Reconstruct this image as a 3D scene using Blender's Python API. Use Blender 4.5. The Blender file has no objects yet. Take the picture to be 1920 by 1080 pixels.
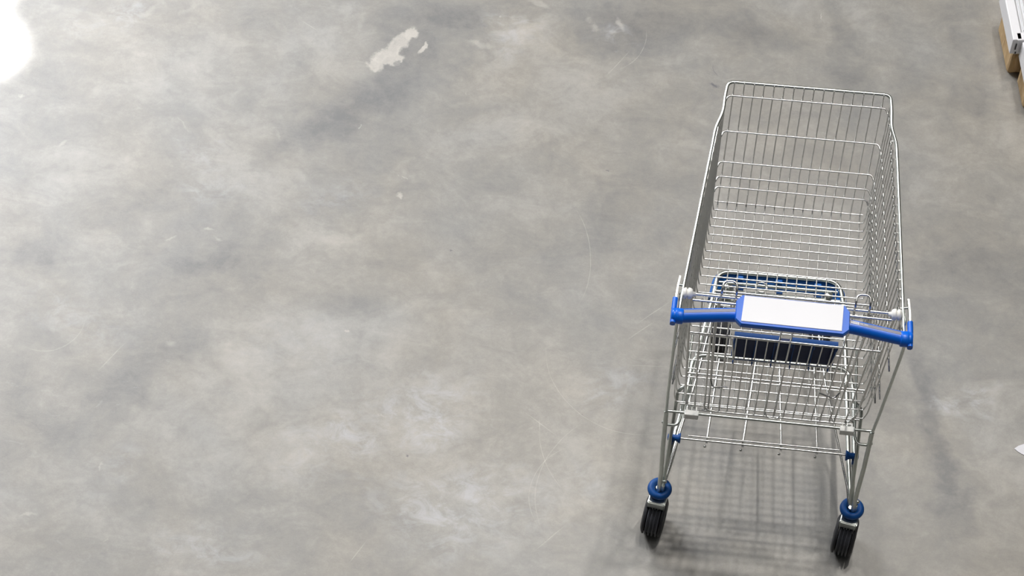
import bpy, bmesh, math, random
from mathutils import Vector, Matrix
random.seed(7)
PI = math.pi
S = bpy.context.scene
COL = S.collection

# ------------------------------------------------------------------ camera
cam_d = bpy.data.cameras.new('camera')
cam = bpy.data.objects.new('camera', cam_d); COL.objects.link(cam)
cam.location = (-0.56019, -4.07768, 7.53481)
cam.rotation_euler = (0.562153, -0.041195, 0.094935)
cam_d.sensor_width = 36.0; cam_d.lens = 112.506
cam_d.clip_start = 0.1; cam_d.clip_end = 200
S.camera = cam

# ------------------------------------------------------------------ world and lights
W = bpy.data.worlds.new('hall_air'); S.world = W; W.use_nodes = True
wn = W.node_tree.nodes; wl = W.node_tree.links; wn.clear()
wo = wn.new('ShaderNodeOutputWorld'); wb = wn.new('ShaderNodeBackground')
tc = wn.new('ShaderNodeTexCoord'); sp = wn.new('ShaderNodeSeparateXYZ'); wr = wn.new('ShaderNodeValToRGB')
wl.new(tc.outputs['Generated'], sp.inputs[0]); wl.new(sp.outputs['Z'], wr.inputs[0])
wr.color_ramp.elements[0].position = 0.0; wr.color_ramp.elements[0].color = (0.16, 0.155, 0.15, 1)
wr.color_ramp.elements[1].position = 0.8; wr.color_ramp.elements[1].color = (0.62, 0.64, 0.66, 1)
wl.new(wr.outputs[0], wb.inputs[0]); wb.inputs[1].default_value = 0.10
wl.new(wb.outputs[0], wo.inputs[0])

def area(name, loc, target, sx, sy, power, color=(1, 1, 1), spread=PI):
    d = bpy.data.lights.new(name, 'AREA'); d.shape = 'RECTANGLE'; d.size = sx; d.size_y = sy
    d.energy = power; d.color = color; d.spread = spread
    o = bpy.data.objects.new(name, d); COL.objects.link(o); o.location = loc
    o.rotation_euler = (Vector(target) - Vector(loc)).to_track_quat('-Z', 'Y').to_euler()
    return o
# tall window wall on the left beyond the frame, an added fill strip and high-bay lamps above
area('window_daylight', (-5.2, 5.8, 5.6), (-1.8, 1.0, 0), 3.6, 3.2, 880, (0.975, 0.98, 1.0))
area('wire_fill_strip', (0.75, 1.0, 10.0), (0.75, 1.0, 0), 1.0, 8.0, 215, (1.0, 0.97, 0.94))  # added overhead light that brightens the cart's cross wires
area('high_bay_lamp', (0.75, 2.1, 8.6), (0.0, 0.3, 0), 0.20, 0.20, 165, (1.0, 0.94, 0.86))
area('high_bay_lamp', (-0.5, 2.8, 8.6), (0.0, 0.3, 0), 0.20, 0.20, 80, (1.0, 0.94, 0.86))
area('high_bay_lamp', (0.7, 4.0, 8.6), (0.0, 0.3, 0), 0.20, 0.20, 65, (1.0, 0.94, 0.86))
# narrow shafts of sun reaching the floor at the upper left
def shaft(loc, target, deg, watts):
    d = bpy.data.lights.new('sun_shaft', 'SPOT'); d.energy = watts; d.spot_size = math.radians(deg)
    d.spot_blend = 0.6; d.shadow_soft_size = 0.04; d.color = (1, 0.99, 0.97)
    o = bpy.data.objects.new('sun_shaft', d); COL.objects.link(o); o.location = loc
    o.rotation_euler = (Vector(target) - Vector(loc)).to_track_quat('-Z', 'Y').to_euler()
shaft((-3.4, 3.2, 9.0), (-2.305, 1.325, 0), 1.75, 14000)
shaft((-3.6, 3.4, 9.0), (-2.425, 1.55, 0), 2.55, 14000)

S.view_settings.view_transform = 'Standard'; S.view_settings.look = 'None'
S.view_settings.gamma = 1.0; S.view_settings.use_curve_mapping = False
S.view_settings.exposure = -0.21

# ------------------------------------------------------------------ materials
def mat(name, color, rough=0.5, metal=0.0, spec=0.5, noise=None, coat=0.0, bump=0.0):
    m = bpy.data.materials.new(name); m.use_nodes = True
    nt = m.node_tree; b = nt.nodes['Principled BSDF']
    b.inputs['Base Color'].default_value = (*color, 1); b.inputs['Roughness'].default_value = rough
    b.inputs['Metallic'].default_value = metal; b.inputs['Specular IOR Level'].default_value = spec
    b.inputs['Coat Weight'].default_value = coat
    if noise:
        sc, amt = noise
        t = nt.nodes.new('ShaderNodeTexCoord'); n = nt.nodes.new('ShaderNodeTexNoise')
        n.inputs['Scale'].default_value = sc; n.inputs['Detail'].default_value = 6
        nt.links.new(t.outputs['Object'], n.inputs['Vector'])
        r = nt.nodes.new('ShaderNodeValToRGB')
        r.color_ramp.elements[0].position = 0.3; r.color_ramp.elements[1].position = 0.7
        r.color_ramp.elements[0].color = (*[c * (1 - amt) for c in color], 1)
        r.color_ramp.elements[1].color = (*[min(1, c * (1 + amt)) for c in color], 1)
        nt.links.new(n.outputs['Fac'], r.inputs[0]); nt.links.new(r.outputs[0], b.inputs['Base Color'])
        if bump:
            bm_ = nt.nodes.new('ShaderNodeBump'); bm_.inputs['Strength'].default_value = bump
            nt.links.new(n.outputs['Fac'], bm_.inputs['Height']); nt.links.new(bm_.outputs[0], b.inputs['Normal'])
    return m
M = {}
M['wire'] = mat('zinc_wire', (0.70, 0.705, 0.69), 0.27, 1.0, noise=(60, 0.06))
M['tube'] = mat('zinc_tube', (0.62, 0.655, 0.62), 0.30, 1.0, noise=(40, 0.06))
M['blue'] = mat('blue_plastic', (0.002, 0.150, 0.78), 0.32, 0, 0.5, noise=(30, 0.05))
M['steel_blue'] = mat('steel_blue_plastic', (0.003, 0.075, 0.30), 0.5, 0, 0.35, noise=(30, 0.08))
M['bumper_blue'] = mat('bumper_blue_plastic', (0.004, 0.12, 0.45), 0.42, 0, 0.45, noise=(30, 0.08))
M['shaded_blue'] = mat('shaded_blue_plastic', (0.002, 0.018, 0.095), 0.45, 0, 0.3, noise=(30, 0.08))  # the seat's blue darkened, shade on the flap face painted in
M['frame_blue'] = mat('panel_blue_plastic', (0.02, 0.15, 0.70), 0.30, 0, 0.5, noise=(30, 0.05))
M['card'] = mat('white_card', (0.80, 0.81, 0.85), 0.25, 0, 0.5, noise=(12, 0.01), coat=0.4)
M['strip'] = mat('grey_translucent_strip', (0.30, 0.30, 0.36), 0.25, 0, 0.5, noise=(20, 0.05))
M['white_plastic'] = mat('white_plastic', (0.90, 0.90, 0.86), 0.4, 0, 0.5, noise=(30, 0.04))
M['milky'] = mat('milky_plastic', (0.93, 0.94, 0.90), 0.35, 0, 0.5, noise=(30, 0.05))
M['rubber'] = mat('black_rubber', (0.022, 0.023, 0.027), 0.5, 0, 0.4, noise=(60, 0.15))
M['tread'] = mat('grey_tread_rubber', (0.060, 0.064, 0.075), 0.45, 0, 0.5, noise=(60, 0.1))
M['paint_white'] = mat('white_painted_board', (0.80, 0.80, 0.82), 0.4, 0, 0.4, noise=(15, 0.02))
M['groove'] = mat('dark_slot', (0.02, 0.02, 0.025), 0.7, noise=(20, 0.1))
M['shell'] = mat('pale_grey_liner', (0.72, 0.73, 0.75), 0.45, noise=(18, 0.04))
M['paper'] = mat('white_paper', (0.78, 0.78, 0.82), 0.7, noise=(25, 0.02))

def wood(name, a, b_, scale=(14, 14, 2.2)):
    m = bpy.data.materials.new(name); m.use_nodes = True; nt = m.node_tree; b = nt.nodes['Principled BSDF']
    t = nt.nodes.new('ShaderNodeTexCoord'); mp = nt.nodes.new('ShaderNodeMapping'); mp.inputs['Scale'].default_value = scale
    n = nt.nodes.new('ShaderNodeTexNoise'); n.inputs['Scale'].default_value = 6; n.inputs['Detail'].default_value = 7; n.inputs['Distortion'].default_value = 1.2
    r = nt.nodes.new('ShaderNodeValToRGB'); r.color_ramp.elements[0].position = 0.32; r.color_ramp.elements[1].position = 0.68
    r.color_ramp.elements[0].color = (*a, 1); r.color_ramp.elements[1].color = (*b_, 1)
    nt.links.new(t.outputs['Object'], mp.inputs[0]); nt.links.new(mp.outputs[0], n.inputs['Vector'])
    nt.links.new(n.outputs['Fac'], r.inputs[0]); nt.links.new(r.outputs[0], b.inputs['Base Color'])
    b.inputs['Roughness'].default_value = 0.7
    return m
M['wood'] = wood('pallet_pine', (0.42, 0.27, 0.12), (0.62, 0.45, 0.25))
M['red_wood'] = wood('dark_red_wood', (0.07, 0.025, 0.015), (0.12, 0.045, 0.03))

# ------------------------------------------------------------------ floor material: worn sealed concrete
BROAD = [(-1.788,0.835,0.2246,0.0902,0.294,-0.55,0.0),(-1.562,0.736,0.1423,0.064,0.83,-0.6,0.0),(-1.22,1.259,0.2781,0.09,0.704,-0.8,0.0),(-0.956,1.543,0.2862,0.105,0.338,-0.7,0.0),(-1.146,1.024,0.1534,0.0902,0.332,-0.35,0.0),(-1.208,0.906,0.196,0.0721,0.02,-0.4,0.0),(-1.724,0.246,0.1339,0.1149,0.727,-0.6,0.0),(-1.845,0.098,0.1148,0.0664,0.319,-0.35,0.0),(-1.409,-0.016,0.1151,0.0957,0.518,-0.25,0.0),(-0.415,1.651,0.314,0.118,0.016,-0.7,0.0),(-1.092,-0.027,0.1279,0.0806,0.118,-0.2,0.0),(-2.039,0.625,0.1336,0.0796,0.534,-0.4,0.0),(-1.974,0.597,0.0887,0.1046,0.124,-0.3,0.0),(-1.168,0.589,0.1341,0.0694,0.326,-0.3,0.0),(-1.601,0.398,0.1316,0.0516,0.423,-0.35,0.0),(0.203,1.591,0.0625,0.2492,0.128,-0.55,0.0),(-0.437,0.928,0.0907,0.1424,0.122,-0.25,0.0),(0.436,0.505,0.051,0.2326,0.278,-0.7,0.0),(0.509,0.211,0.0509,0.2383,0.34,-0.75,0.0),(0.399,0.779,0.0897,0.105,0.123,-0.3,0.0),(0.546,0.904,0.1359,0.071,0.118,-0.35,0.0),(-0.298,1.11,0.1219,0.0912,0.123,-0.3,0.0),(-1.099,0.757,0.1795,0.053,0.225,-0.3,0.0),(-0.068,1.655,0.1583,0.0781,0.127,-0.4,0.0),(0.58,1.541,0.0948,0.19,0.127,-0.35,0.0),(-0.077,-0.021,0.3125,0.096,0.058,-0.3,0.0),(-0.468,0.569,0.1178,0.1033,0.119,-0.2,0.0),(-1.742,1.327,0.2509,0.0943,0.449,0.45,0.0),(-1.99,0.957,0.2106,0.0912,0.124,0.3,0.0),(-1.307,1.459,0.1446,0.1124,0.553,0.45,0.0),(-1.27,0.455,0.2659,0.1196,0.325,0.5,0.0),(-1.556,1.01,0.1825,0.0728,0.341,0.25,0.0),(-1.249,0.757,0.1795,0.053,0.225,0.25,0.0),(-0.751,1.204,0.2337,0.1101,0.331,0.35,0.0),(-0.581,1.377,0.14,0.0943,0.122,0.2,0.0),(-0.892,1.376,0.1392,0.0754,0.13,0.2,0.0),(-0.795,0.008,0.2719,0.1609,0.118,0.35,0.0),(-0.923,0.258,0.159,0.0996,0.113,0.4,0.0),(-1.851,-0.117,0.1975,0.143,0.122,0.3,0.0),(-1.222,0.089,0.2166,0.0981,0.314,0.25,0.0),(-0.685,0.989,0.1662,0.1085,0.121,0.25,0.0),(-1.336,0.293,0.2176,0.1008,0.12,0.25,0.0),(0.387,0.196,0.0867,0.1461,0.127,0.1,0.0),(0.632,0.225,0.0867,0.195,0.127,0.2,0.0),(0.462,1.26,0.0928,0.111,0.13,0.2,0.0),(-0.999,0.54,0.1772,0.1037,0.119,0.25,0.0),(-0.782,1.526,0.1271,0.0771,0.337,0.45,0.0),(-1.553,-0.194,0.2245,0.0799,0.116,0.2,0.0)]  # stains, a dark stripe right of the cart, shade painted under the cart
PALE = [(-1.107,1.485,0.0748,0.0241,1.053,1.0,0.6),(-1.144,1.431,0.047,0.0294,0.464,1.0,0.6),(-1.167,1.396,0.0269,0.0261,0.733,1.0,0.6),(-1.077,1.524,0.018,0.0206,1.232,0.9,0.6),(-1.038,1.474,0.0104,0.0265,-0.291,1.0,0.6),(-1.115,1.421,0.0319,0.0184,0.562,1.0,0.6),(-1.11,1.407,0.0151,0.016,0.133,-0.8,0.5),(-0.874,1.51,0.053,0.0171,-0.19,0.49,0.2),(-0.801,1.559,0.0636,0.0204,0.222,0.28,0.1),(-0.747,1.569,0.0466,0.0305,0.54,0.35,0.1),(-0.546,1.61,0.0206,0.0179,-0.682,0.49,0.2),(-0.469,1.634,0.0117,0.0308,0.349,0.56,0.2),(-0.49,1.602,0.0161,0.012,0.124,0.42,0.2),(-0.717,1.682,0.0474,0.0124,-0.322,0.42,0.2),(-1.046,0.95,0.0148,0.0104,-0.494,0.9,0.4),(-1.414,1.112,0.0085,0.026,0.359,0.35,0.1),(-2.018,1.013,0.0222,0.0106,0.945,0.42,0.2),(-2.163,1.154,0.0108,0.0089,0.588,0.49,0.2),(-1.568,0.775,0.0151,0.0071,0.133,0.56,0.3),(-1.911,-0.18,0.031,0.006,0.0,0.42,0.2),(-1.739,-0.014,0.0155,0.0045,1.31,0.49,0.2),(-1.69,-0.226,0.0117,0.0045,1.222,0.35,0.2),(-1.141,0.488,0.0071,0.0071,0.142,0.9,0.2),(-1.667,0.732,0.0189,0.0081,0.559,0.42,0.1),(-1.532,0.74,0.0139,0.0076,-0.528,0.42,0.1),(-1.087,0.171,0.0201,0.011,0.1,0.28,0.0),(0.021,1.783,0.001,0.002,0.0,0.07,0.0),(0.649,0.505,0.0272,0.038,0.111,0.24,0.0),(0.518,0.455,0.0309,0.0162,0.507,0.35,0.0),(0.128,1.495,0.002,0.002,0.0,0.07,0.0),(-0.563,1.632,0.012,0.0081,0.083,0.35,0.0),(-1.615,0.396,0.024,0.0122,-0.295,0.35,0.1),(-1.687,1.121,0.0311,0.0064,-0.831,0.35,0.1),(-1.733,1.531,0.0503,0.0108,0.856,0.28,0.1),(-1.854,1.498,0.0503,0.015,0.856,0.35,0.1)]
DARK = [(-0.184,1.444,0.018,0.006,0.0,0.9,0.2),(-0.182,1.492,0.0032,0.027,0.322,0.7,0.2),(-0.933,0.11,0.005,0.0041,0.0,0.8,0.2),(-0.466,1.108,0.0061,0.005,0.165,0.7,0.2),(-0.884,0.783,0.0051,0.003,0.197,0.8,0.2),(-0.476,0.303,0.005,0.0041,0.0,0.5,0.2)]
SCUFF = [(-0.925,0.274,0.145,0.0996,0.118,1.0,0.0),(-0.779,-0.007,0.2709,0.1598,0.118,1.0,0.0),(-1.102,0.169,0.0867,0.0655,0.127,0.8,0.0),(-0.423,0.368,0.0876,0.0673,0.114,0.6,0.0),(-0.444,0.098,0.0856,0.0813,0.117,0.5,0.0),(0.65,0.496,0.0444,0.076,0.136,1.0,0.0),(0.525,0.464,0.0832,0.0498,0.318,1.0,0.0),(-1.901,0.431,0.1601,0.0689,0.119,0.5,0.0),(-1.578,0.952,0.1199,0.0727,0.125,0.6,0.0),(-1.641,1.065,0.0917,0.0556,0.12,0.6,0.0),(-1.212,0.942,0.1209,0.0716,0.124,0.4,0.0),(-1.907,1.481,0.1914,0.0765,0.562,0.6,0.0),(-1.409,-0.209,0.1681,0.0788,0.113,0.7,0.0),(-0.784,1.545,0.1099,0.0774,0.128,0.6,0.0),(-0.49,1.611,0.0786,0.0481,0.128,0.8,0.0),(-1.165,0.095,0.1723,0.0979,0.122,0.5,0.0),(-1.724,-0.02,0.089,0.0629,0.905,0.5,0.0),(-1.267,0.438,0.2195,0.1018,0.119,0.3,0.0)]
SCRATCH = [(-0.3,0.65,0.072,0.0016,0.771,0.55,0.3),(-0.585,0.256,0.069,0.0016,-0.58,0.55,0.3),(-0.587,0.25,0.022,0.0016,-1.435,0.55,0.3),(-0.31,0.474,0.059,0.0016,0.094,0.55,0.3),(-0.136,1.476,0.017,0.0016,-2.705,0.55,0.3),(-0.469,1.488,0.073,0.0016,-2.117,0.55,0.3),(-0.525,-0.086,0.065,0.0016,0.862,0.55,0.3),(-0.266,0.074,0.026,0.0016,-2.869,0.55,0.3),(-1.029,-0.188,0.048,0.0016,1.075,0.55,0.3),(-0.334,0.585,0.059,0.0016,0.744,0.55,0.3),(-1.766,0.326,0.066,0.0016,1.008,0.55,0.3),(-1.377,1.514,0.039,0.0016,-0.532,0.55,0.3),(-0.212,0.29,0.035,0.0016,-2.467,0.55,0.3)]
ARCS = [(-0.833, 0.775, 0.344, -0.491, 0.813, 0.174), (-0.333, 0.509, 0.255, -0.491, 0.309, 0.235), (-0.542, 1.597, 0.15, -0.406, 1.534, 0.093), (-0.276, 0.275, 0.313, -0.56, 0.142, 0.105), (-0.291, 0.05, 0.285, -0.568, 0.117, 0.199), (-0.418, 0.043, 0.174, -0.587, 0.081, 0.154), (-1.966, 0.431, 0.108, -1.901, 0.344, 0.114)]

def concrete(x0, y0, x1, y1):
    def near(lst, pad):
        return [b for b in lst if x0 - pad < b[0] + 1.36 * max(b[2], b[3]) and b[0] - 1.36 * max(b[2], b[3]) < x1 + pad and y0 - pad < b[1] + 1.36 * max(b[2], b[3]) and b[1] - 1.36 * max(b[2], b[3]) < y1 + pad]
    m = bpy.data.materials.new('worn_concrete'); m.use_nodes = True
    nt = m.node_tree; N = nt.nodes; L = nt.links; bsdf = N['Principled BSDF']
    def math_(op, a, b=None, c=None, clamp=False):
        n = N.new('ShaderNodeMath'); n.operation = op; n.use_clamp = clamp
        for i, v in enumerate((a, b, c)):
            if v is None: continue
            if isinstance(v, (int, float)): n.inputs[i].default_value = v
            else: L.new(v, n.inputs[i])
        return n.outputs[0]
    def noise(vec, scale, detail=6, rough=0.6, dist=0.0, stretch=None, rot=0.0, out='Fac'):
        if stretch:
            mp = N.new('ShaderNodeMapping'); mp.inputs['Scale'].default_value = stretch; mp.inputs['Rotation'].default_value = (0, 0, rot)
            L.new(vec, mp.inputs[0]); vec = mp.outputs[0]
        n = N.new('ShaderNodeTexNoise'); n.inputs['Scale'].default_value = scale; n.inputs['Detail'].default_value = detail
        n.inputs['Roughness'].default_value = rough; n.inputs['Distortion'].default_value = dist
        L.new(vec, n.inputs['Vector']); return n.outputs[out]
    g = N.new('ShaderNodeNewGeometry'); P = g.outputs['Position']
    def warp(scale, amt, detail=5):
        c = noise(P, scale, detail, out='Color')
        s = N.new('ShaderNodeVectorMath'); s.operation = 'SUBTRACT'; L.new(c, s.inputs[0]); s.inputs[1].default_value = (.5, .5, .5)
        k = N.new('ShaderNodeVectorMath'); k.operation = 'SCALE'; L.new(s.outputs[0], k.inputs[0]); k.inputs[3].default_value = amt
        a = N.new('ShaderNodeVectorMath'); a.operation = 'ADD'; L.new(P, a.inputs[0]); L.new(k.outputs[0], a.inputs[1])
        f = N.new('ShaderNodeVectorMath'); f.operation = 'MULTIPLY'; L.new(a.outputs[0], f.inputs[0]); f.inputs[1].default_value = (1, 1, 0)
        return f.outputs[0]
    Wb = warp(3.2, 0.42); Ws = warp(26, 0.05, 6); Wt = warp(4, 0.012, 2)
    def blob(vec, cx, cy, rx, ry, a, s, q):
        mp = N.new('ShaderNodeMapping'); mp.vector_type = 'TEXTURE'
        mp.inputs['Location'].default_value = (cx, cy, 0); mp.inputs['Rotation'].default_value = (0, 0, a); mp.inputs['Scale'].default_value = (rx, ry, 1)
        L.new(vec, mp.inputs[0])
        ln = N.new('ShaderNodeVectorMath'); ln.operation = 'LENGTH'; L.new(mp.outputs[0], ln.inputs[0])
        mr = N.new('ShaderNodeMapRange'); mr.interpolation_type = 'SMOOTHSTEP'
        mr.inputs[1].default_value = q; mr.inputs[2].default_value = 1.35 if q == 0 else 1.08
        mr.inputs[3].default_value = s; mr.inputs[4].default_value = 0
        L.new(ln.outputs[1], mr.inputs[0]); return mr.outputs[0]
    def total(vec, lst, gain=1.0, lo=None, hi=None):
        acc = math_('ADD', 0.0, 0.0)
        for b in lst:
            o = blob(vec, *b[:5], b[5] * gain, b[6]); acc = math_('ADD', o, acc)
        return acc
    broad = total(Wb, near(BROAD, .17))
    pale = math_('MAXIMUM', total(Ws, near(PALE, .03)), 0.0, clamp=True)
    dark = total(Ws, near(DARK, .03)); scr = total(Wt, near(SCRATCH, .02))
    for cx, cy, r, mx, my, mr_ in ARCS:
        if not (x0 < mx + 1.2 * mr_ and mx - 1.2 * mr_ < x1 and y0 < my + 1.2 * mr_ and my - 1.2 * mr_ < y1): continue
        mp = N.new('ShaderNodeVectorMath'); mp.operation = 'DISTANCE'; L.new(Wt, mp.inputs[0]); mp.inputs[1].default_value = (cx, cy, 0)
        d = math_('ABSOLUTE', math_('SUBTRACT', mp.outputs[1], r))
        line = math_('SUBTRACT', 1.0, math_('DIVIDE', d, 0.0015), clamp=True)
        o = math_('MULTIPLY', line, blob(Wt, mx, my, mr_, mr_, 0, 0.6, 0.5)); scr = math_('ADD', scr, o)
    scr = math_('MULTIPLY', scr, math_('MULTIPLY_ADD', noise(P, 45, 3), 1.6, -0.25, clamp=True))
    n1 = noise(Wb, 1.7, 8, 0.62, 0.3)                       # clouds
    n2 = noise(P, 6.5, 9, 0.68, 0.6, (1, 1.7, 1), -0.5)     # trowel wisps
    n3 = noise(P, 42, 6, 0.7)                               # mottling
    n5 = noise(Wb, 9, 10, 0.78, 0.5)
    n4 = noise(P, 260, 3, 0.7)                              # grain
    v = math_('MULTIPLY_ADD', math_('SUBTRACT', n1, 0.5), 0.9, 0.5)
    v = math_('ADD', v, math_('MULTIPLY', math_('SUBTRACT', n2, 0.5), 0.85))
    v = math_('ADD', v, math_('MULTIPLY', math_('SUBTRACT', n3, 0.5), 0.40))
    v = math_('ADD', v, math_('MULTIPLY', math_('SUBTRACT', n4, 0.5), 0.24))
    v = math_('ADD', v, math_('MULTIPLY', math_('SUBTRACT', n5, 0.5), 0.55))
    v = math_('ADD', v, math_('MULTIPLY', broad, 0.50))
    ramp = N.new('ShaderNodeValToRGB'); cr = ramp.color_ramp
    cr.elements[0].position = 0.0; cr.elements[0].color = (0.150, 0.151, 0.153, 1)
    cr.elements[1].position = 1.0; cr.elements[1].color = (0.470, 0.448, 0.412, 1)
    e = cr.elements.new(0.5); e.color = (0.288, 0.277, 0.252, 1)
    L.new(v, ramp.inputs[0])
    # tint drifts between blue grey and warm grey
    tn = noise(P, 2.3, 5, 0.6, 0.4)
    tr = N.new('ShaderNodeValToRGB'); tr.color_ramp.elements[0].position = 0.35; tr.color_ramp.elements[1].position = 0.65
    tr.color_ramp.elements[0].color = (0.965, 0.99, 1.03, 1); tr.color_ramp.elements[1].color = (1.02, 1.0, 0.97, 1); L.new(tn, tr.inputs[0])
    mx = N.new('ShaderNodeMix'); mx.data_type = 'RGBA'; mx.blend_type = 'MULTIPLY'; mx.inputs[0].default_value = 1
    L.new(ramp.outputs[0], mx.inputs[6]); L.new(tr.outputs[0], mx.inputs[7]); col = mx.outputs[2]
    def over(col, fac, c):
        q = N.new('ShaderNodeMix'); q.data_type = 'RGBA'; q.clamp_factor = True
        L.new(fac, q.inputs[0]); L.new(col, q.inputs[6]); q.inputs[7].default_value = (*c, 1); return q.outputs[2]
    col = over(col, math_('MULTIPLY', pale, math_('MULTIPLY_ADD', n5, 1.6, -0.12, clamp=True)), (0.60, 0.57, 0.52))
    # small pale specks scattered everywhere
    vo = N.new('ShaderNodeTexVoronoi'); vo.inputs['Scale'].default_value = 9; L.new(Wb, vo.inputs['Vector'])
    sz = math_('MULTIPLY', math_('POWER', noise(P, 1.9, 2), 3.0), 0.20)
    spk = math_('MULTIPLY', math_('LESS_THAN', math_('ADD', vo.outputs['Distance'], math_('MULTIPLY', math_('SUBTRACT', n4, .5), .04)), math_('MULTIPLY', sz, 0.9)), 0.30)
    col = over(col, spk, (0.66, 0.64, 0.60))
    # streaky white scuffing that follows the broad pale zones
    sc1 = noise(P, 17, 8, 0.75, 0.8, (1, 1.8, 1), -0.6)
    scf = math_('MULTIPLY', math_('MULTIPLY_ADD', sc1, 7.0, -4.15, clamp=True), math_('MULTIPLY_ADD', noise(P, 1.3, 3), 3.0, -1.3, clamp=True))
    col = over(col, math_('MULTIPLY', scf, 0.42), (0.60, 0.59, 0.575))
    sn = math_('MULTIPLY_ADD', noise(P, 13, 9, 0.72, 0.7, (1, 1.5, 1), -0.4), 6.0, -2.75, clamp=True)
    col = over(col, math_('MULTIPLY', math_('MULTIPLY', total(Wb, near(SCUFF, .17)), sn, clamp=True), 0.62), (0.53, 0.545, 0.585))
    col = over(col, dark, (0.10, 0.10, 0.12))
    col = over(col, scr, (0.62, 0.60, 0.55))
    L.new(col, bsdf.inputs['Base Color'])
    rr = N.new('ShaderNodeMapRange'); rr.inputs[3].default_value = 0.46; rr.inputs[4].default_value = 0.37
    L.new(n2, rr.inputs[0]); L.new(rr.outputs[0], bsdf.inputs['Roughness'])
    bsdf.inputs['Specular IOR Level'].default_value = 1.0
    bp = N.new('ShaderNodeBump'); bp.inputs['Strength'].default_value = 0.06; bp.inputs['Distance'].default_value = 0.004
    L.new(n3, bp.inputs['Height']); L.new(bp.outputs[0], bsdf.inputs['Normal'])
    return m

# ------------------------------------------------------------------ mesh helpers
def V(*a): return Vector(a)
def fillet(pts, rad, n=6, closed=False):
    pts = [Vector(p) for p in pts]; out = []
    N = len(pts)
    for i, p in enumerate(pts):
        if not closed and i in (0, N - 1): out.append(p); continue
        a = pts[i - 1]; b = pts[(i + 1) % N]
        da = (a - p); db = (b - p); r = min(rad, da.length * 0.49, db.length * 0.49)
        A = p + da.normalized() * r; B = p + db.normalized() * r
        for k in range(n + 1):
            t = k / n; out.append(A * (1 - t) ** 2 + p * 2 * t * (1 - t) + B * t * t)
    return out
def sweep(bm, pts, prof, closed=False, up=None, caps=True):
    """sweep a 2D profile (list of (u, v)) along points; up fixes the v direction"""
    pts = [Vector(p) for p in pts]; n = len(pts); rings = []
    prev = None
    for i, p in enumerate(pts):
        if closed: t = (pts[(i + 1) % n] - pts[i - 1])
        else: t = pts[min(i + 1, n - 1)] - pts[max(i - 1, 0)]
        t.normalize()
        if up is not None: v = (Vector(up) - t * t.dot(Vector(up))).normalized()
        elif prev is None:
            h = V(0, 0, 1) if abs(t.z) < 0.9 else V(0, 1, 0); v = (h - t * t.dot(h)).normalized()
        else: v = (prev - t * t.dot(prev)).normalized()
        prev = v; u = t.cross(v)
        rings.append([bm.verts.new(p + u * a + v * b) for a, b in prof])
    m = len(prof)
    for i in range(n if closed else n - 1):
        A = rings[i]; B = rings[(i + 1) % n]
        for k in range(m):
            f = bm.faces.new((A[k], A[(k + 1) % m], B[(k + 1) % m], B[k])); f.smooth = m > 6
    if caps and not closed:
        bm.faces.new([bm.verts.new(v.co) for v in rings[0][::-1]]); bm.faces.new([bm.verts.new(v.co) for v in rings[-1]])
def circle(r, n=8, sx=1.0): return [(r * sx * math.cos(2 * PI * k / n), r * math.sin(2 * PI * k / n)) for k in range(n)]
def tube(bm, pts, r, rad=0.0, n=8, closed=False):
    if rad: pts = fillet(pts, rad, closed=closed)
    sweep(bm, pts, circle(r, n), closed)
def rect(w, h, c=0.0):
    w /= 2; h /= 2
    if not c: return [(-w, -h), (w, -h), (w, h), (-w, h)]
    return [(-w + c, -h), (w - c, -h), (w, -h + c), (w, h - c), (w - c, h), (-w + c, h), (-w, h - c), (-w, -h + c)]
def box(bm, c, size, rz=0.0, rx=0.0, bev=0.0):
    mt = Matrix.Translation(Vector(c)) @ Matrix.Rotation(rz, 4, 'Z') @ Matrix.Rotation(rx, 4, 'X') @ Matrix.Diagonal((*size, 1))
    g = bmesh.ops.create_cube(bm, size=1, matrix=mt)
    if bev:
        es = list({e for v in g['verts'] for e in v.link_edges})
        bmesh.ops.bevel(bm, geom=es, offset=bev, segments=2, affect='EDGES', profile=0.5)
def lathe(bm, prof, n=28, axis='z', mt=None):
    """prof: list of (radius, height); revolve about the axis"""
    mt = mt or Matrix.Identity(4); rings = []
    for r, h in prof:
        ring = []
        for k in range(n):
            a = 2 * PI * k / n; c, s = r * math.cos(a), r * math.sin(a)
            p = V(c, s, h) if axis == 'z' else V(h, c, s)
            ring.append(bm.verts.new(mt @ p))
        rings.append(ring)
    for i in range(len(rings) - 1):
        for k in range(n):
            f = bm.faces.new((rings[i][k], rings[i][(k + 1) % n], rings[i + 1][(k + 1) % n], rings[i + 1][k])); f.smooth = True
    if prof[0][0] > 1e-3: bm.faces.new([bm.verts.new(v.co) for v in rings[0][::-1]])
    if prof[-1][0] > 1e-3: bm.faces.new([bm.verts.new(v.co) for v in rings[-1]])
def obj(name, bm, m, parent=None, auto=True):
    if bm.verts: bmesh.ops.recalc_face_normals(bm, faces=bm.faces)
    me = bpy.data.meshes.new(name); bm.to_mesh(me); bm.free()
    me.materials.append(M[m] if isinstance(m, str) else m)
    o = bpy.data.objects.new(name, me); COL.objects.link(o)
    if parent is not None: o.parent = parent
    return o
def B(): return bmesh.new()
def thing(name, label, cat, loc=(0, 0, 0), rz=0.0, group=None):
    o = bpy.data.objects.new(name, None); COL.objects.link(o); o.location = loc; o.rotation_euler = (0, 0, rz)
    o.empty_display_size = 0.1
    o['label'] = label; o['category'] = cat
    if group: o['group'] = group
    return o
def lerp(a, b, t): return Vector(a) * (1 - t) + Vector(b) * t

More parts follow.
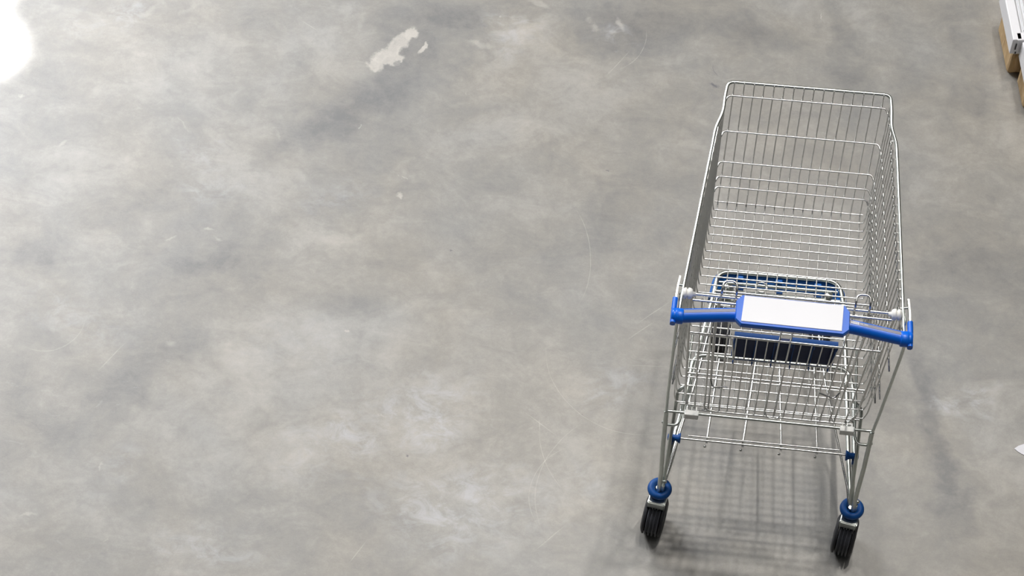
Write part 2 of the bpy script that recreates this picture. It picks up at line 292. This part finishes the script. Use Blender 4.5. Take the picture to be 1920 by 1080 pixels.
# ------------------------------------------------------------------ floor
# one slab, surfaced in patches that each carry only the stains, marks and painted shade that touch them
xs = [-14, -2.95, -2.35, -1.95, -1.6, -1.25, -.95, -.65, -.35, -.05, .35, .75, 1.3, 14]
ys = [-14, -1.0, -.35, .0, .3, .6, .9, 1.2, 1.42, 1.7, 2.3, 14]
bm = B(); mats = []
gv = [[bm.verts.new((x, y, 0)) for x in xs] for y in ys]
plain = concrete(90, 90, 91, 91); mats.append(plain)
for j in range(len(ys) - 1):
    for i in range(len(xs) - 1):
        f = bm.faces.new((gv[j][i], gv[j][i + 1], gv[j + 1][i + 1], gv[j + 1][i]))
        if 0 < i < len(xs) - 2 and 0 < j < len(ys) - 2:
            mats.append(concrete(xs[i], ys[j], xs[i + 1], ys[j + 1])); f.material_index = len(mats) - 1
M['floor'] = mats[0]
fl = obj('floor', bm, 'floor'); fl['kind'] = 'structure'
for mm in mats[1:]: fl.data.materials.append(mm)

# ------------------------------------------------------------------ shopping cart
cart = thing('shopping_cart', 'empty wire shopping cart with blue handle standing on concrete floor', 'shopping cart')

# key outline of the basket: x right, y towards the front, z up
FL, FR = V(-.192, .640, .590), V(.206, .644, .590)      # floor front
RL, RR = V(-.247, .108, .445), V(.247, .114, .445)      # floor rear
TL, TR = V(-.199, .707, 1.030), V(.209, .716, 1.030)    # rim front
QL, QR = V(-.270, .100, .965), V(.266, .104, .965)      # rim rear

basket = B()
rim = fillet([(-.278, .030, .950), (-.274, .060, .964), (-.269, .120, .966), (-.2260, .530, 1.012), (-.2225, .570, 1.016), (-.2060, .620, 1.022), (-.2050, .660, 1.026), (-.1995, .707, 1.030),
              (.2100, .716, 1.030), (.2150, .670, 1.026), (.2160, .622, 1.022), (.2310, .578, 1.016), (.2350, .530, 1.012), (.2665, .150, .966), (.272, .060, .964), (.276, .030, .950)], .017, 5)
tube(basket, rim, .0042, n=10)
basket_o = obj('basket_rim', basket, 'tube', cart)
# rear corner posts carry the basket and the handle
for s in (-1, 1):
    b = B(); tube(b, [(s * .277, .034, .962), (s * .2765, .036, .90), (s * .2685, .062, .56), (s * .265, .072, .450)], .0042, .02, n=10)
    obj('corner_post', b, 'tube', cart)

ROWS = 25; COLS = 16
def fl_pt(u, t):   # u across 0..1, t rear..front 0..1
    return lerp(lerp(RL, FL, t), lerp(RR, FR, t), u)
def side_pt(s, t, h):
    lo = fl_pt(0 if s < 0 else 1, t); hi = lerp(QL, TL, t) if s < 0 else lerp(QR, TR, t)
    hi = Vector(hi); 
    if t > .78: hi.x += -.004 * s * 0
    p = lerp(lo, hi, h); return p
# floor grid
b = B()
for i in range(ROWS):
    t = i / (ROWS - 1)
    tube(b, [fl_pt(.012, t), fl_pt(.988, t)], .0021)
for j in range(COLS):
    u0 = (j + .5) / COLS; ur = .5 + (u0 - .5) * .885; uf = .5 + (u0 - .5) * 1.0
    p0 = fl_pt(ur, -.012) - V(0, 0, .0035); p1 = fl_pt(uf, 1.0) - V(0, 0, .0035)
    tube(b, [p0, p1], .0017)
tube(b, [fl_pt(.03, -.005) - V(0, 0, .003), fl_pt(.97, -.005) - V(0, 0, .003)], .0026)
obj('basket_floor', b, 'wire', cart)
# front panel
HF = (.14, .228, .353, .609, .90)
b = B()
for j in range(COLS):
    u0 = (j + .5) / COLS
    p0 = fl_pt(u0, 1.0) - V(0, 0, .0035); p1 = lerp(TL, TR, .5 + (u0 - .5) * .985) + V(0, -.001, -.001)
    tube(b, [p0 + V(0, -.02, -.005), p0 + V(0, -.001, 0), p0 + (p1 - p0) * .06, p1], .0019, .012)
    bmesh.ops.create_uvsphere(b, u_segments=8, v_segments=6, radius=.0026, matrix=Matrix.Translation(p1 + V(0, -.003, .001)))
for h in HF:
    a = side_pt(-1, .965, h); c = side_pt(1, .965, h); A = lerp(FL, TL, h) + V(.004, -.004, 0); C = lerp(FR, TR, h) + V(-.004, -.004, 0)
    tube(b, [a, A, C, c], .0024, .026)
obj('basket_front_panel', b, 'wire', cart)
# side panels: slanted uprights continue the floor rows, horizontals run back to the hinge
for s in (-1, 1):
    b = B()
    for i in range(ROWS - 1):
        t = i / (ROWS - 1)
        p0 = fl_pt(.012 if s < 0 else .988, t); p1 = side_pt(s, t + .0, .06); p2 = side_pt(s, min(t, .985), .992)
        p0i = fl_pt(.03 if s < 0 else .97, t)
        tube(b, [p0i, p0, p1, p2], .0020, .012, n=6)
    for k, h in enumerate(HF):
        off = V(s * .0036, 0, 0)
        tend = (.05, -.02, -.06, -.05, -.02)[k]
        pts = [side_pt(s, .965, h) + off * .3, side_pt(s, .90, h) + off, side_pt(s, .05, h) + off, side_pt(s, tend, h) + off + V(s * .002, 0, -.012)]
        tube(b, pts, .0024, .02)
    obj('basket_side_panel', b, 'wire', cart)

# rear bottom bar with the two milky clips the gate rests on
b = B(); tube(b, [(-.264, .074, .4505), (.264, .076, .4505)], .0040, n=10)
rb = obj('rear_bar', b, 'tube', cart)
for s in (-1, 1):
    b = B()
    box(b, (s * .200, .071, .449), (.037, .016, .022), bev=.002)
    for k in (-1, 0, 1): box(b, (s * .200 + k * .012, .083, .456), (.003, .014, .004), bev=.001)
    obj('gate_clip', b, 'milky', rb)

# ------------------------------------------------------------------ rear gate with child seat
gate = B()
GY = .105
def gx(x, z):          # wires fan outwards towards the top
    return x * (1 + .14 * (z - .45) / .5)
def gp(x, z, dy=0.0): return V(gx(x, z), GY + dy, z)
# frame: two thick outer uprights, bottom bars, top hinge pair
tube(gate, [gp(-.2185, .950), gp(-.2185, .470), (-.210, .108, .436), (-.196, .102, .431)], .0034, .02, n=10)
tube(gate, [gp(.2185, .950), gp(.2185, .470), (.212, .108, .440), (.198, .102, .434)], .0034, .02, n=10)
tube(gate, [(-.216, .121, .424), (.195, .121, .430), (.216, .118, .425), (.219, .110, .405)], .0030, .02)
tube(gate, [(-.214, .101, .425), (.214, .101, .432)], .0028)
tube(gate, [(-.250, .110, .962), (.250, .112, .962)], .0042, n=10)
tube(gate, [(-.243, .098, .954), (.243, .098, .954)], .0034, n=10)
for z, x in ((.801, .236), (.789, .236)):
    tube(gate, [(-x, .100 if z > .795 else .106, z), (x, .100 if z > .795 else .106, z)], .0027)
tube(gate, [(-.226, .112, .586), (.226, .112, .588)], .0030)
tube(gate, [gp(-.113, .692, -.004), gp(.117, .699, -.004)], .0022)
# long uprights
for x, r in ((-.193, .0024), (-.158, .0026), (-.168, .0026), (-.130, .0026), (-.0125, .0027), (.0125, .0027), (.132, .0026), (.157, .0026), (.169, .0026), (.197, .0024)):
    tube(gate, [gp(x, .425), gp(x, .950)], r)
    bmesh.ops.create_uvsphere(gate, u_segments=8, v_segments=6, radius=.0036, matrix=Matrix.Translation(gp(x, .953, -.006)))
# short uprights start at the seat bar, leaving the leg openings free
for x in (-.109, -.086, -.062, -.038, .037, .062, .086, .110):
    tube(gate, [gp(x, .425), gp(x, .788, -.002), gp(x, .795, -.002)], .0020)
    bmesh.ops.create_uvsphere(gate, u_segments=8, v_segments=6, radius=.003, matrix=Matrix.Translation(gp(x, .797, -.004)))
for s in (-1, 1):
    tube(gate, [gp(s * .113 + .002, .692, -.004), gp(s * .121 + .002, .792, -.004)], .002)
gate_o = obj('rear_gate', gate, 'wire', cart)
# white ribbed hinge knobs
for x in (-.256, .252):
    b = B()
    prof = [(.0001, -.022), (.006, -.022), (.0065, -.014), (.0115, -.0125), (.0140, -.009), (.0145, -.004), (.0105, -.003), (.0105, -.001), (.0145, 0), (.0145, .004), (.0135, .007), (.0115, .0105), (.006, .012), (.0055, .019), (.0001, .019)]
    if x > 0: prof = [(r, -h) for r, h in prof][::-1]
    lathe(b, prof, 20, 'x', Matrix.Translation(V(x, .110, .9615)))
    obj('hinge_knob', b, 'white_plastic', gate_o)
# little curved stop wires along the gate foot
b = B(); tube(b, [(-.172, .095, .470), (-.165, .088, .452), (-.140, .088, .450)], .0022, .01); obj('gate_stop', b, 'wire', gate_o)
b = B(); tube(b, [(-.012, .100, .450), (-.006, .090, .441), (.020, .088, .441), (.028, .098, .446)], .0020, .01); obj('gate_stop', b, 'wire', gate_o)
b = B(); tube(b, [(-.165, .098, .592), (-.160, .085, .575), (-.120, .085, .580)], .0026, .01); obj('gate_stop', b, 'wire', gate_o)
b = B(); tube(b, [(.110, .090, .590), (.150, .085, .577), (.163, .098, .590)], .0026, .01); obj('gate_stop', b, 'wire', gate_o)

# folded child seat: hollow plastic flap hanging behind the short uprights
seat = thing('child_seat', '', '', (0, 0, 0)); del seat['label']; del seat['category']; seat.parent = cart
b = B()
x0, x1 = -.125, .133
def quadslab(bm, pts, d):
    pts = [Vector(p) for p in pts]; d = Vector(d)
    vs = [bm.verts.new(p) for p in pts] + [bm.verts.new(p + d) for p in pts]; n = len(pts)
    bm.faces.new(vs[:n][::-1]); bm.faces.new(vs[n:])
    for k in range(n): bm.faces.new((vs[k], vs[(k + 1) % n], vs[n + (k + 1) % n], vs[n + k]))
quadslab(b, [(x0 + .004, .114, .684), (x1 - .008, .114, .691), (x1, .114, .786), (x0, .114, .782)], (0, .006, 0))
obj('seat_flap', b, 'shaded_blue', seat)
b = B()
for xa, xb in ((x0, -.014), (.016, x1)):       # rims over the two halves
    quadslab(b, [(xa, .108, .783), (xb, .108, .783), (xb, .121, .786), (xa, .121, .786)], (0, 0, .006))
    for xx in (xa + .002, (xa + xb) / 2, xb - .002):
        box(b, (xx, .108, .778), (.0045, .008, .018), bev=.001)
for k in range(6):
    xx = -.117 + k * .0475
    box(b, (xx, .1125, .736 + k * .001), (.003, .004, .088))
    box(b, (xx - .001, .106, .680 + k * .0013), (.0035, .016, .012), bev=.001)
box(b, (x1 - .004, .118, .738), (.005, .012, .092)); box(b, (x0 + .003, .118, .735), (.005, .012, .092))
sr = obj('seat_rib', b, 'steel_blue', seat)
# child seat backrest frame: cross bar and two hoops
b = B()
tube(b, [(-.189, .146, .930), (.191, .149, .930)], .0032, n=10)
tube(b, [(-.186, .125, .900), (.188, .128, .900)], .0022)
for c in (-.1565, .169):
    tube(b, [(c - .021, .100, .86), (c - .0185, .112, .985), (c - .016, .138, .992), (c + .016, .139, .992), (c + .0175, .112, .985), (c + .015, .100, .86)], .0030, .014, n=10)
tube(b, [(-.178, .118, .935), (-.180, .10, .85), (-.166, .100, .60)], .0024, .02)
tube(b, [(.190, .118, .935), (.190, .10, .85), (.172, .100, .60)], .0024, .02)
obj('backrest_frame', b, 'wire', seat)

# ------------------------------------------------------------------ handle
hp = [V(-.276, .040, .966), V(-.20, .050, .968), V(-.137, .058, .969), V(.137, .059, .969), V(.20, .050, .968), V(.276, .040, .966)]
hpf = fillet(hp, .06, 8)
b = B(); sweep(b, hpf, circle(.0172, 24)); handle = obj('handle', b, 'blue', cart)
# label strips set in the upper front of the grips
for sgn, pts in ((-1, hp[:3]), (1, hp[3:])):
    b = B()
    f = fillet([lerp(pts[0], pts[1], .16) if sgn < 0 else pts[0], pts[1], pts[2] if sgn < 0 else lerp(pts[2], pts[1], .16)], .05, 8)
    prof = []
    for a in range(74, 107, 4): prof.append(( .0176 * math.cos(math.radians(a)), .0176 * math.sin(math.radians(a))))
    for a in range(106, 73, -4): prof.append(( .0166 * math.cos(math.radians(a)), .0166 * math.sin(math.radians(a))))
    sweep(b, f, [(-u, v) for u, v in prof] if False else prof, up=(0, .19, .98)); obj('label_strip', b, 'strip', handle)
def on_grip(t, ang, r=.0159):
    c = lerp(hp[3], hp[5], t); return c + V(0, math.cos(ang), math.sin(ang)) * r
b = B()
def grip_patch(bm, t0, t1, a0, a1, r=.0158):
    for k in range(4):
        A0 = a0 + (a1 - a0) * k / 4; A1 = a0 + (a1 - a0) * (k + 1) / 4
        bm.faces.new([bm.verts.new(on_grip(t, a, r)) for t, a in ((t0, A0), (t1, A0), (t1, A1), (t0, A1))])
grip_patch(b, .02, .17, math.radians(66), math.radians(94), .0180)
obj('handle_sticker', b, 'card', handle)
b = B()
for k in range(9):
    t = .035 + k * .014; grip_patch(b, t, t + .006, math.radians(73), math.radians(86), .0183)
obj('sticker_print', b, 'strip', handle)
b = B()
for k in range(10):
    if k == 4: continue
    t = .19 + k * .014; grip_patch(b, t, t + .009, math.radians(74), math.radians(84), .0181)
obj('strip_print', b, 'card', handle)
# end caps: thick collar with an arm reaching forward
for s in (-1, 1):
    b = B()
    prof = [(.0001, -.010), (.0185, -.010), (.0195, -.008), (.0195, .008), (.0185, .010), (.0001, .010)]
    lathe(b, prof, 24, 'x', Matrix.Translation(V(s * .2735, .040, .966)))
    prof = [(.0001, -.007), (.017, -.007), (.0185, -.004), (.0185, .002), (.016, .006), (.0001, .007)]
    if s < 0: prof = [(r, -h) for r, h in prof][::-1]
    lathe(b, prof, 24, 'x', Matrix.Translation(V(s * .287, .040, .966)))
    sweep(b, [(s * .288, .018, .964), (s * .2875, .060, .966), (s * .286, .088, .966)], rect(.013, .020, .004), up=(0, 0, 1))
    obj('handle_cap', b, 'blue', handle)
    b = B()
    sweep(b, fillet([(s * .286, .070, .966), (s * .2835, .115, .967), (s * .279, .150, .968)], .03), rect(.0045, .016), up=(0, 0, 1))
    tube(b, [(s * .279, .130, .966), (s * .268, .128, .966)], .003)
    tube(b, [(s * .272, .104, .966), (s * .276, .088, .962), (s * .270, .082, .945)], .0035, .01)
    obj('handle_bracket', b, 'tube', handle)
# central display panel
def chamfered(bm, cx, cy, cz, w, d, h, c, tilt):
    pts = [(-w/2 + c, -d/2), (w/2 - c, -d/2), (w/2, -d/2 + c), (w/2, d/2 - c * 1.3), (w/2 - c, d/2), (-w/2 + c, d/2), (-w/2, d/2 - c * 1.3), (-w/2, -d/2 + c)]
    mt = Matrix.Translation(V(cx, cy, cz)) @ Matrix.Rotation(tilt, 4, 'X')
    lo = [bm.verts.new(mt @ V(x, y, 0)) for x, y in pts]
    m1 = [bm.verts.new(mt @ V(x, y, h * .7)) for x, y in pts]
    hi = [bm.verts.new(mt @ V(x * .985, y * .95, h)) for x, y in pts]
    n = 8; bm.faces.new(lo[::-1]); bm.faces.new(hi)
    for A, Bq in ((lo, m1), (m1, hi)):
        for k in range(n): bm.faces.new((A[k], A[(k + 1) % n], Bq[(k + 1) % n], Bq[k]))
PT = math.radians(0)
b = B(); chamfered(b, -.001, .061, .979, .277, .085, .014, .014, PT)
panel = obj('display_panel', b, 'frame_blue', handle)
b = B(); mt = Matrix.Translation(V(-.001, .061, .979)) @ Matrix.Rotation(PT, 4, 'X')
vs = [b.verts.new(mt @ V(x, y, .0142)) for x, y in ((-.124, -.034), (.1195, -.034), (.1215, .0385), (-.1195, .0385))]
f = b.faces.new(vs); r = bmesh.ops.extrude_face_region(b, geom=[f])
for v in [g for g in r['geom'] if isinstance(g, bmesh.types.BMVert)]: v.co += mt.to_3x3() @ V(0, 0, .0012)
obj('white_card', b, 'card', panel)

# ------------------------------------------------------------------ legs and chassis
RX, RY = .2535, .006          # rear caster stem
for s in (-1, 1):
    b = B()
    tube(b, [(s * .2645, .072, .452), (s * .2615, .036, .335), (s * .2560, .010, .235), (s * (RX + .002), RY - .010, .160)], .0062, .03, n=12)
    bmesh.ops.create_uvsphere(b, u_segments=10, v_segments=8, radius=.005, matrix=Matrix.Translation(V(s * .268, .066, .405)))
    obj('rear_leg', b, 'tube', cart)
    b = B()      # hook tying the leg to the basket underside
    tube(b, [(s * .262, .062, .402), (s * .233, .062, .402), (s * .224, .082, .408), (s * .220, .16, .440), (s * .213, .30, .480)], .0040, .018, n=10)
    obj('basket_hook', b, 'tube', cart)
    b = B()      # inner riser from the caster to the basket floor
    tube(b, [(s * (RX - .008), RY + .002, .165), (s * .243, .070, .300), (s * .238, .150, .430), (s * .216, .165, .440)], .0050, .03, n=10)
    obj('basket_support', b, 'tube', cart)
# base loop: rear casters, sloping rails, rounded nose at the front
loop = [(-.249, .004, .165), (-.226, .100, .176), (-.183, .418, .182), (-.150, .610, .188), (-.142, .684, .190), (.188, .690, .190), (.205, .615, .188), (.214, .494, .182), (.240, .100, .172), (.250, .004, .165)]
b = B(); lf = fillet(loop, .055, 10); tube(b, lf, .0062, n=12)
tube(b, [(-.150, .656, .178), (.200, .662, .178)], .0048, n=10)
tube(b, [(-.152, .628, .176), (.204, .634, .176)], .0052, n=10)
chassis = obj('chassis_frame', b, 'tube', cart)
b = B(); tube(b, [(-.022 + .016 * math.cos(a), .648 + .016 * math.sin(a), .186) for a in [k * PI / 8 for k in range(16)]], .002, closed=True)
obj('chain_ring', b, 'wire', cart)
# blue nose bumper clipped below the loop
nose = fillet([(-.158, .600, .168), (-.146, .686, .168), (.192, .692, .168), (.212, .600, .168)], .062, 12)
b = B(); sweep(b, nose, [(-.0065, -.016), (-.0065, .015), (.0095, .015), (.012, .004), (.027, -.008), (.027, -.016)] , up=(0, 0, 1))
bump = obj('front_bumper', b, 'bumper_blue', cart)
for x in (-.082, .025, .132):
    b = B(); box(b, (x, .672, .182), (.020, .012, .014), bev=.003); box(b, (x + .0015, .664, .168), (.022, .022, .016), bev=.002); box(b, (x + .003, .652, .162), (.020, .008, .008)); obj('bumper_clip', b, 'bumper_blue', bump)
# raised carrier frame between the legs with its rods
b = B()
tube(b, [(-.251, .008, .170), (-.236, .076, .284), (-.207, .240, .284), (-.197, .352, .286), (.214, .356, .286), (.231, .290, .284), (.240, .076, .284), (.251, .008, .170)], .0058, .035, n=12)
obj('carrier_frame', b, 'tube', cart)
b = B()
tube(b, [(-.232, .084, .300), (.240, .086, .300)], .0032, n=10)
tube(b, [(-.196, .092, .3035), (.198, .095, .3035)], .0030, n=10)
for (xf, yf), (xr, yr) in (((-.128, .350), (-.147, .090)), ((-.031, .352), (-.053, .090)), ((.032, .352), (.047, .090)), ((.124, .354), (.141, .092))):
    tube(b, [(xr, yr - .010, .294), (xr, yr, .297), (xf, yf, .284)], .0033, n=10)
    bmesh.ops.create_uvsphere(b, u_segments=10, v_segments=8, radius=.0042, matrix=Matrix.Translation(V(xr - .004, yr - .018, .292)))
for (x0_, x1_) in ((-.140, -.150), (.128, .150)):
    sg = 1 if x0_ > 0 else -1; tube(b, [(x0_, .60, .186), (x0_ + sg * .035, .36, .20), (sg * .236, .05, .19), (sg * .2455, .008, .160)], .0034)
rack = obj('lower_rack', b, 'wire', cart)
for s in (-1, 1):
    b = B()
    prof = [(.0001, 0), (.0145, 0), (.0125, .004), (.0085, .010), (.0088, .030), (.0080, .033), (.0001, .034)]
    if s < 0: prof = [(r, -h) for r, h in prof][::-1]
    lathe(b, prof, 18, 'x', Matrix.Translation(V(s * .216, .084, .300)))
    sweep(b, [(s * .240, .082, .290), (s * .241, .076, .262)], rect(.012, .014, .003))
    obj('rack_sleeve', b, 'steel_blue', rack)

# ------------------------------------------------------------------ casters
def caster(x, y, yaw, trail, ring=True):
    root = bpy.data.objects.new('caster', None); COL.objects.link(root); root.location = (x, y, 0)
    root.rotation_euler = (0, 0, yaw); root.parent = cart; root.empty_display_size = .03
    wy = -trail; R = .056
    b = B()                       # grooved tyre
    prof = [(.020, -.018)]
    ridges = 4; w = .034
    prof.append((R - .010, -w / 2))
    for k in range(ridges):
        a = -w / 2 + k * w / (ridges - .35); prof += [(R - .007, a), (R, a + .0015), (R, a + .0050), (R - .007, a + .0062)]
    prof += [(.020, .018)]
    lathe(b, prof, 40, 'x', Matrix.Translation(V(0, wy, R)))
    obj('wheel', b, 'tread', root)
    for s in (-1, 1):             # dished side covers
        b = B()
        prof = [(R - .003, .0), (R - .002, .003), (R - .008, .0065), (.040, .009), (.034, .0075), (.022, .0055), (.018, .009), (.0001, .010)]
        prof = [(r, .019 + h * 1.15) for r, h in prof]
        if s < 0: prof = [(r, -h) for r, h in prof][::-1]
        lathe(b, prof, 36, 'x', Matrix.Translation(V(0, wy, R - .001)))
        obj('wheel_cover', b, 'rubber', root)
    b = B()                       # pressed steel fork
    box(b, (0, -.012, .142), (.044, .050, .005), bev=.0015)
    box(b, (0, -.037, .131), (.042, .004, .022), bev=.001)
    for s in (-1, 1):
        pts = [(s * .0205, -.037, .142), (s * .0205, .014, .142), (s * .0205, wy + .020, R + .004), (s * .0205, wy, R - .006), (s * .0205, wy - .010, R + .012)]
        quadslab(b, pts, (s * .003, 0, 0))
    for k in (-1, 0, 1): box(b, (k * .0075, -.036, .118), (.002, .006, .012))
    lathe(b, [(.0001, .140), (.013, .140), (.013, .150), (.009, .152), (.0085, .172), (.0001, .172)], 16)
    obj('fork', b, 'tube', root)
    if ring:
        b = B(); prof = []
        for k in range(14):
            a = 2 * PI * k / 14; prof.append((.0225 + .0100 * math.cos(a), .160 + .0105 * math.sin(a)))
        n = 36; rings = [[b.verts.new((r * math.cos(2 * PI * q / n), r * math.sin(2 * PI * q / n), h)) for q in range(n)] for r, h in prof]
        for i in range(14):
            for q in range(n):
                f = b.faces.new((rings[i][q], rings[i][(q + 1) % n], rings[(i + 1) % 14][(q + 1) % n], rings[(i + 1) % 14][q])); f.smooth = True
        obj('bumper_ring', b, 'steel_blue', root)
    else:
        b = B(); lathe(b, [(.016, .168), (.017, .172), (.012, .186), (.008, .190), (.0001, .191)], 18); obj('stem_nut', b, 'tube', root)
    b = B()                       # clamped leg ends and bolts
    if ring:
        tube(b, [(-.004, -.006, .15), (-.004, -.006, .176)], .006, n=10); tube(b, [(.008, -.010, .15), (.008, -.004, .190)], .005, n=10)
        bmesh.ops.create_uvsphere(b, u_segments=10, v_segments=8, radius=.0055, matrix=Matrix.Translation(V(.010, .004, .196)))
        lathe(b, [(.0001, .150), (.015, .150), (.015, .158), (.0001, .159)], 16)
        obj('stem_bolt', b, 'tube', root)
    else: b.free()
    return root
caster(-RX, RY, math.radians(-9), .024)
caster(RX, RY, math.radians(-10), .024)
caster(-.113, .640, math.radians(-4), .062, ring=False)
caster(.163, .644, math.radians(-8), .062, ring=False)

# ------------------------------------------------------------------ pallets and white trays by the right edge
def pallet(x, y, rz, label, depth, tray_label):
    p = thing('wooden_pallet', label, 'pallet', (x, y, 0), rz, 'pine pallets at the right edge')
    for bx, by in ((.052, .050), (.40, .050), (.052, depth - .05), (.40, depth - .05)):
        b = B(); box(b, (bx, by, .0495), (.100, .095, .098), bev=.010); obj('block', b, 'wood', p)
    b = B(); box(b, (.235, .052, .108), (.44, .085, .018), bev=.002); box(b, (.235, depth - .052, .108), (.44, .085, .018), bev=.002); obj('stringer_board', b, 'wood', p)
    t = thing('display_tray', tray_label, 'tray', (x, y, 0), rz, 'white trays on the pallets')
    b = B(); z0, z1 = .1172, .186
    w, d, k = .46, depth, .028
    # open tray: outer walls, ledge and floor
    box(b, (w / 2, k / 2 - .012, (z0 + z1) / 2), (w, k, z1 - z0), bev=.003)
    box(b, (w / 2, d - k / 2 + .012, (z0 + z1) / 2), (w, k, z1 - z0), bev=.003)
    box(b, (k / 2 - .012, d / 2, (z0 + z1) / 2), (k, d + .02, z1 - z0), bev=.003)
    box(b, (w - k / 2, d / 2, (z0 + z1) / 2), (k, d + .02, z1 - z0), bev=.003)
    box(b, (w / 2, d / 2, z0 + .004), (w - .02, d, .008))
    obj('tray_frame', b, 'paint_white', t)
    b = B()
    box(b, (w / 2, d / 2, .168), (w - .036, d - .035, .02), bev=.004)
    for q in range(2): box(b, (.026 + q * .012, d / 2, .1805), (.004, d - .05, .006), bev=.001)
    obj('tray_liner', b, 'shell', t)
    b = B(); box(b, (.0005, -.0122, .155), (.0035, .0012, .028)); box(b, (.004, -.0122, .126), (.004, .0012, .010)); obj('slot', b, 'groove', t)
    b = B()                        # slanting upright panel in the tray
    quadslab(b, [(.030, .004, .188), (.30, .004, .188), (.30, .05, .34), (.050, .05, .34)], (0, .012, 0))
    obj('side_panel', b, 'shell', t)
    return p
pallet(.6665, 1.590, math.radians(10), 'pale pine pallet under a white tray, farther of the two', .170, 'white open tray lying on the farther pine pallet')
pallet(.7120, 1.478, math.radians(10), 'pale pine pallet corner cut by the right frame edge, nearer of two', .090, 'white tray corner resting on the nearer pine pallet')
b = B(); box(b, (.76, 1.955, .05), (.24, .10, .10), rz=math.radians(10), bev=.006)
o = obj('wooden_block', b, 'red_wood'); o['label'] = 'dark red brown wooden block on the floor beyond the white tray'; o['category'] = 'wooden block'
# torn white scrap at the right edge
b = B()
quadslab(b, [(.705, .331, .0005), (.716, .341, .0005), (.738, .352, .0005), (.760, .345, .0005), (.758, .318, .0005), (.735, .312, .0005), (.716, .322, .0005)], (0, 0, .0014))
o = obj('paper_scrap', b, 'paper'); o['label'] = 'small torn white paper scrap on concrete at the right edge'; o['category'] = 'paper scrap'
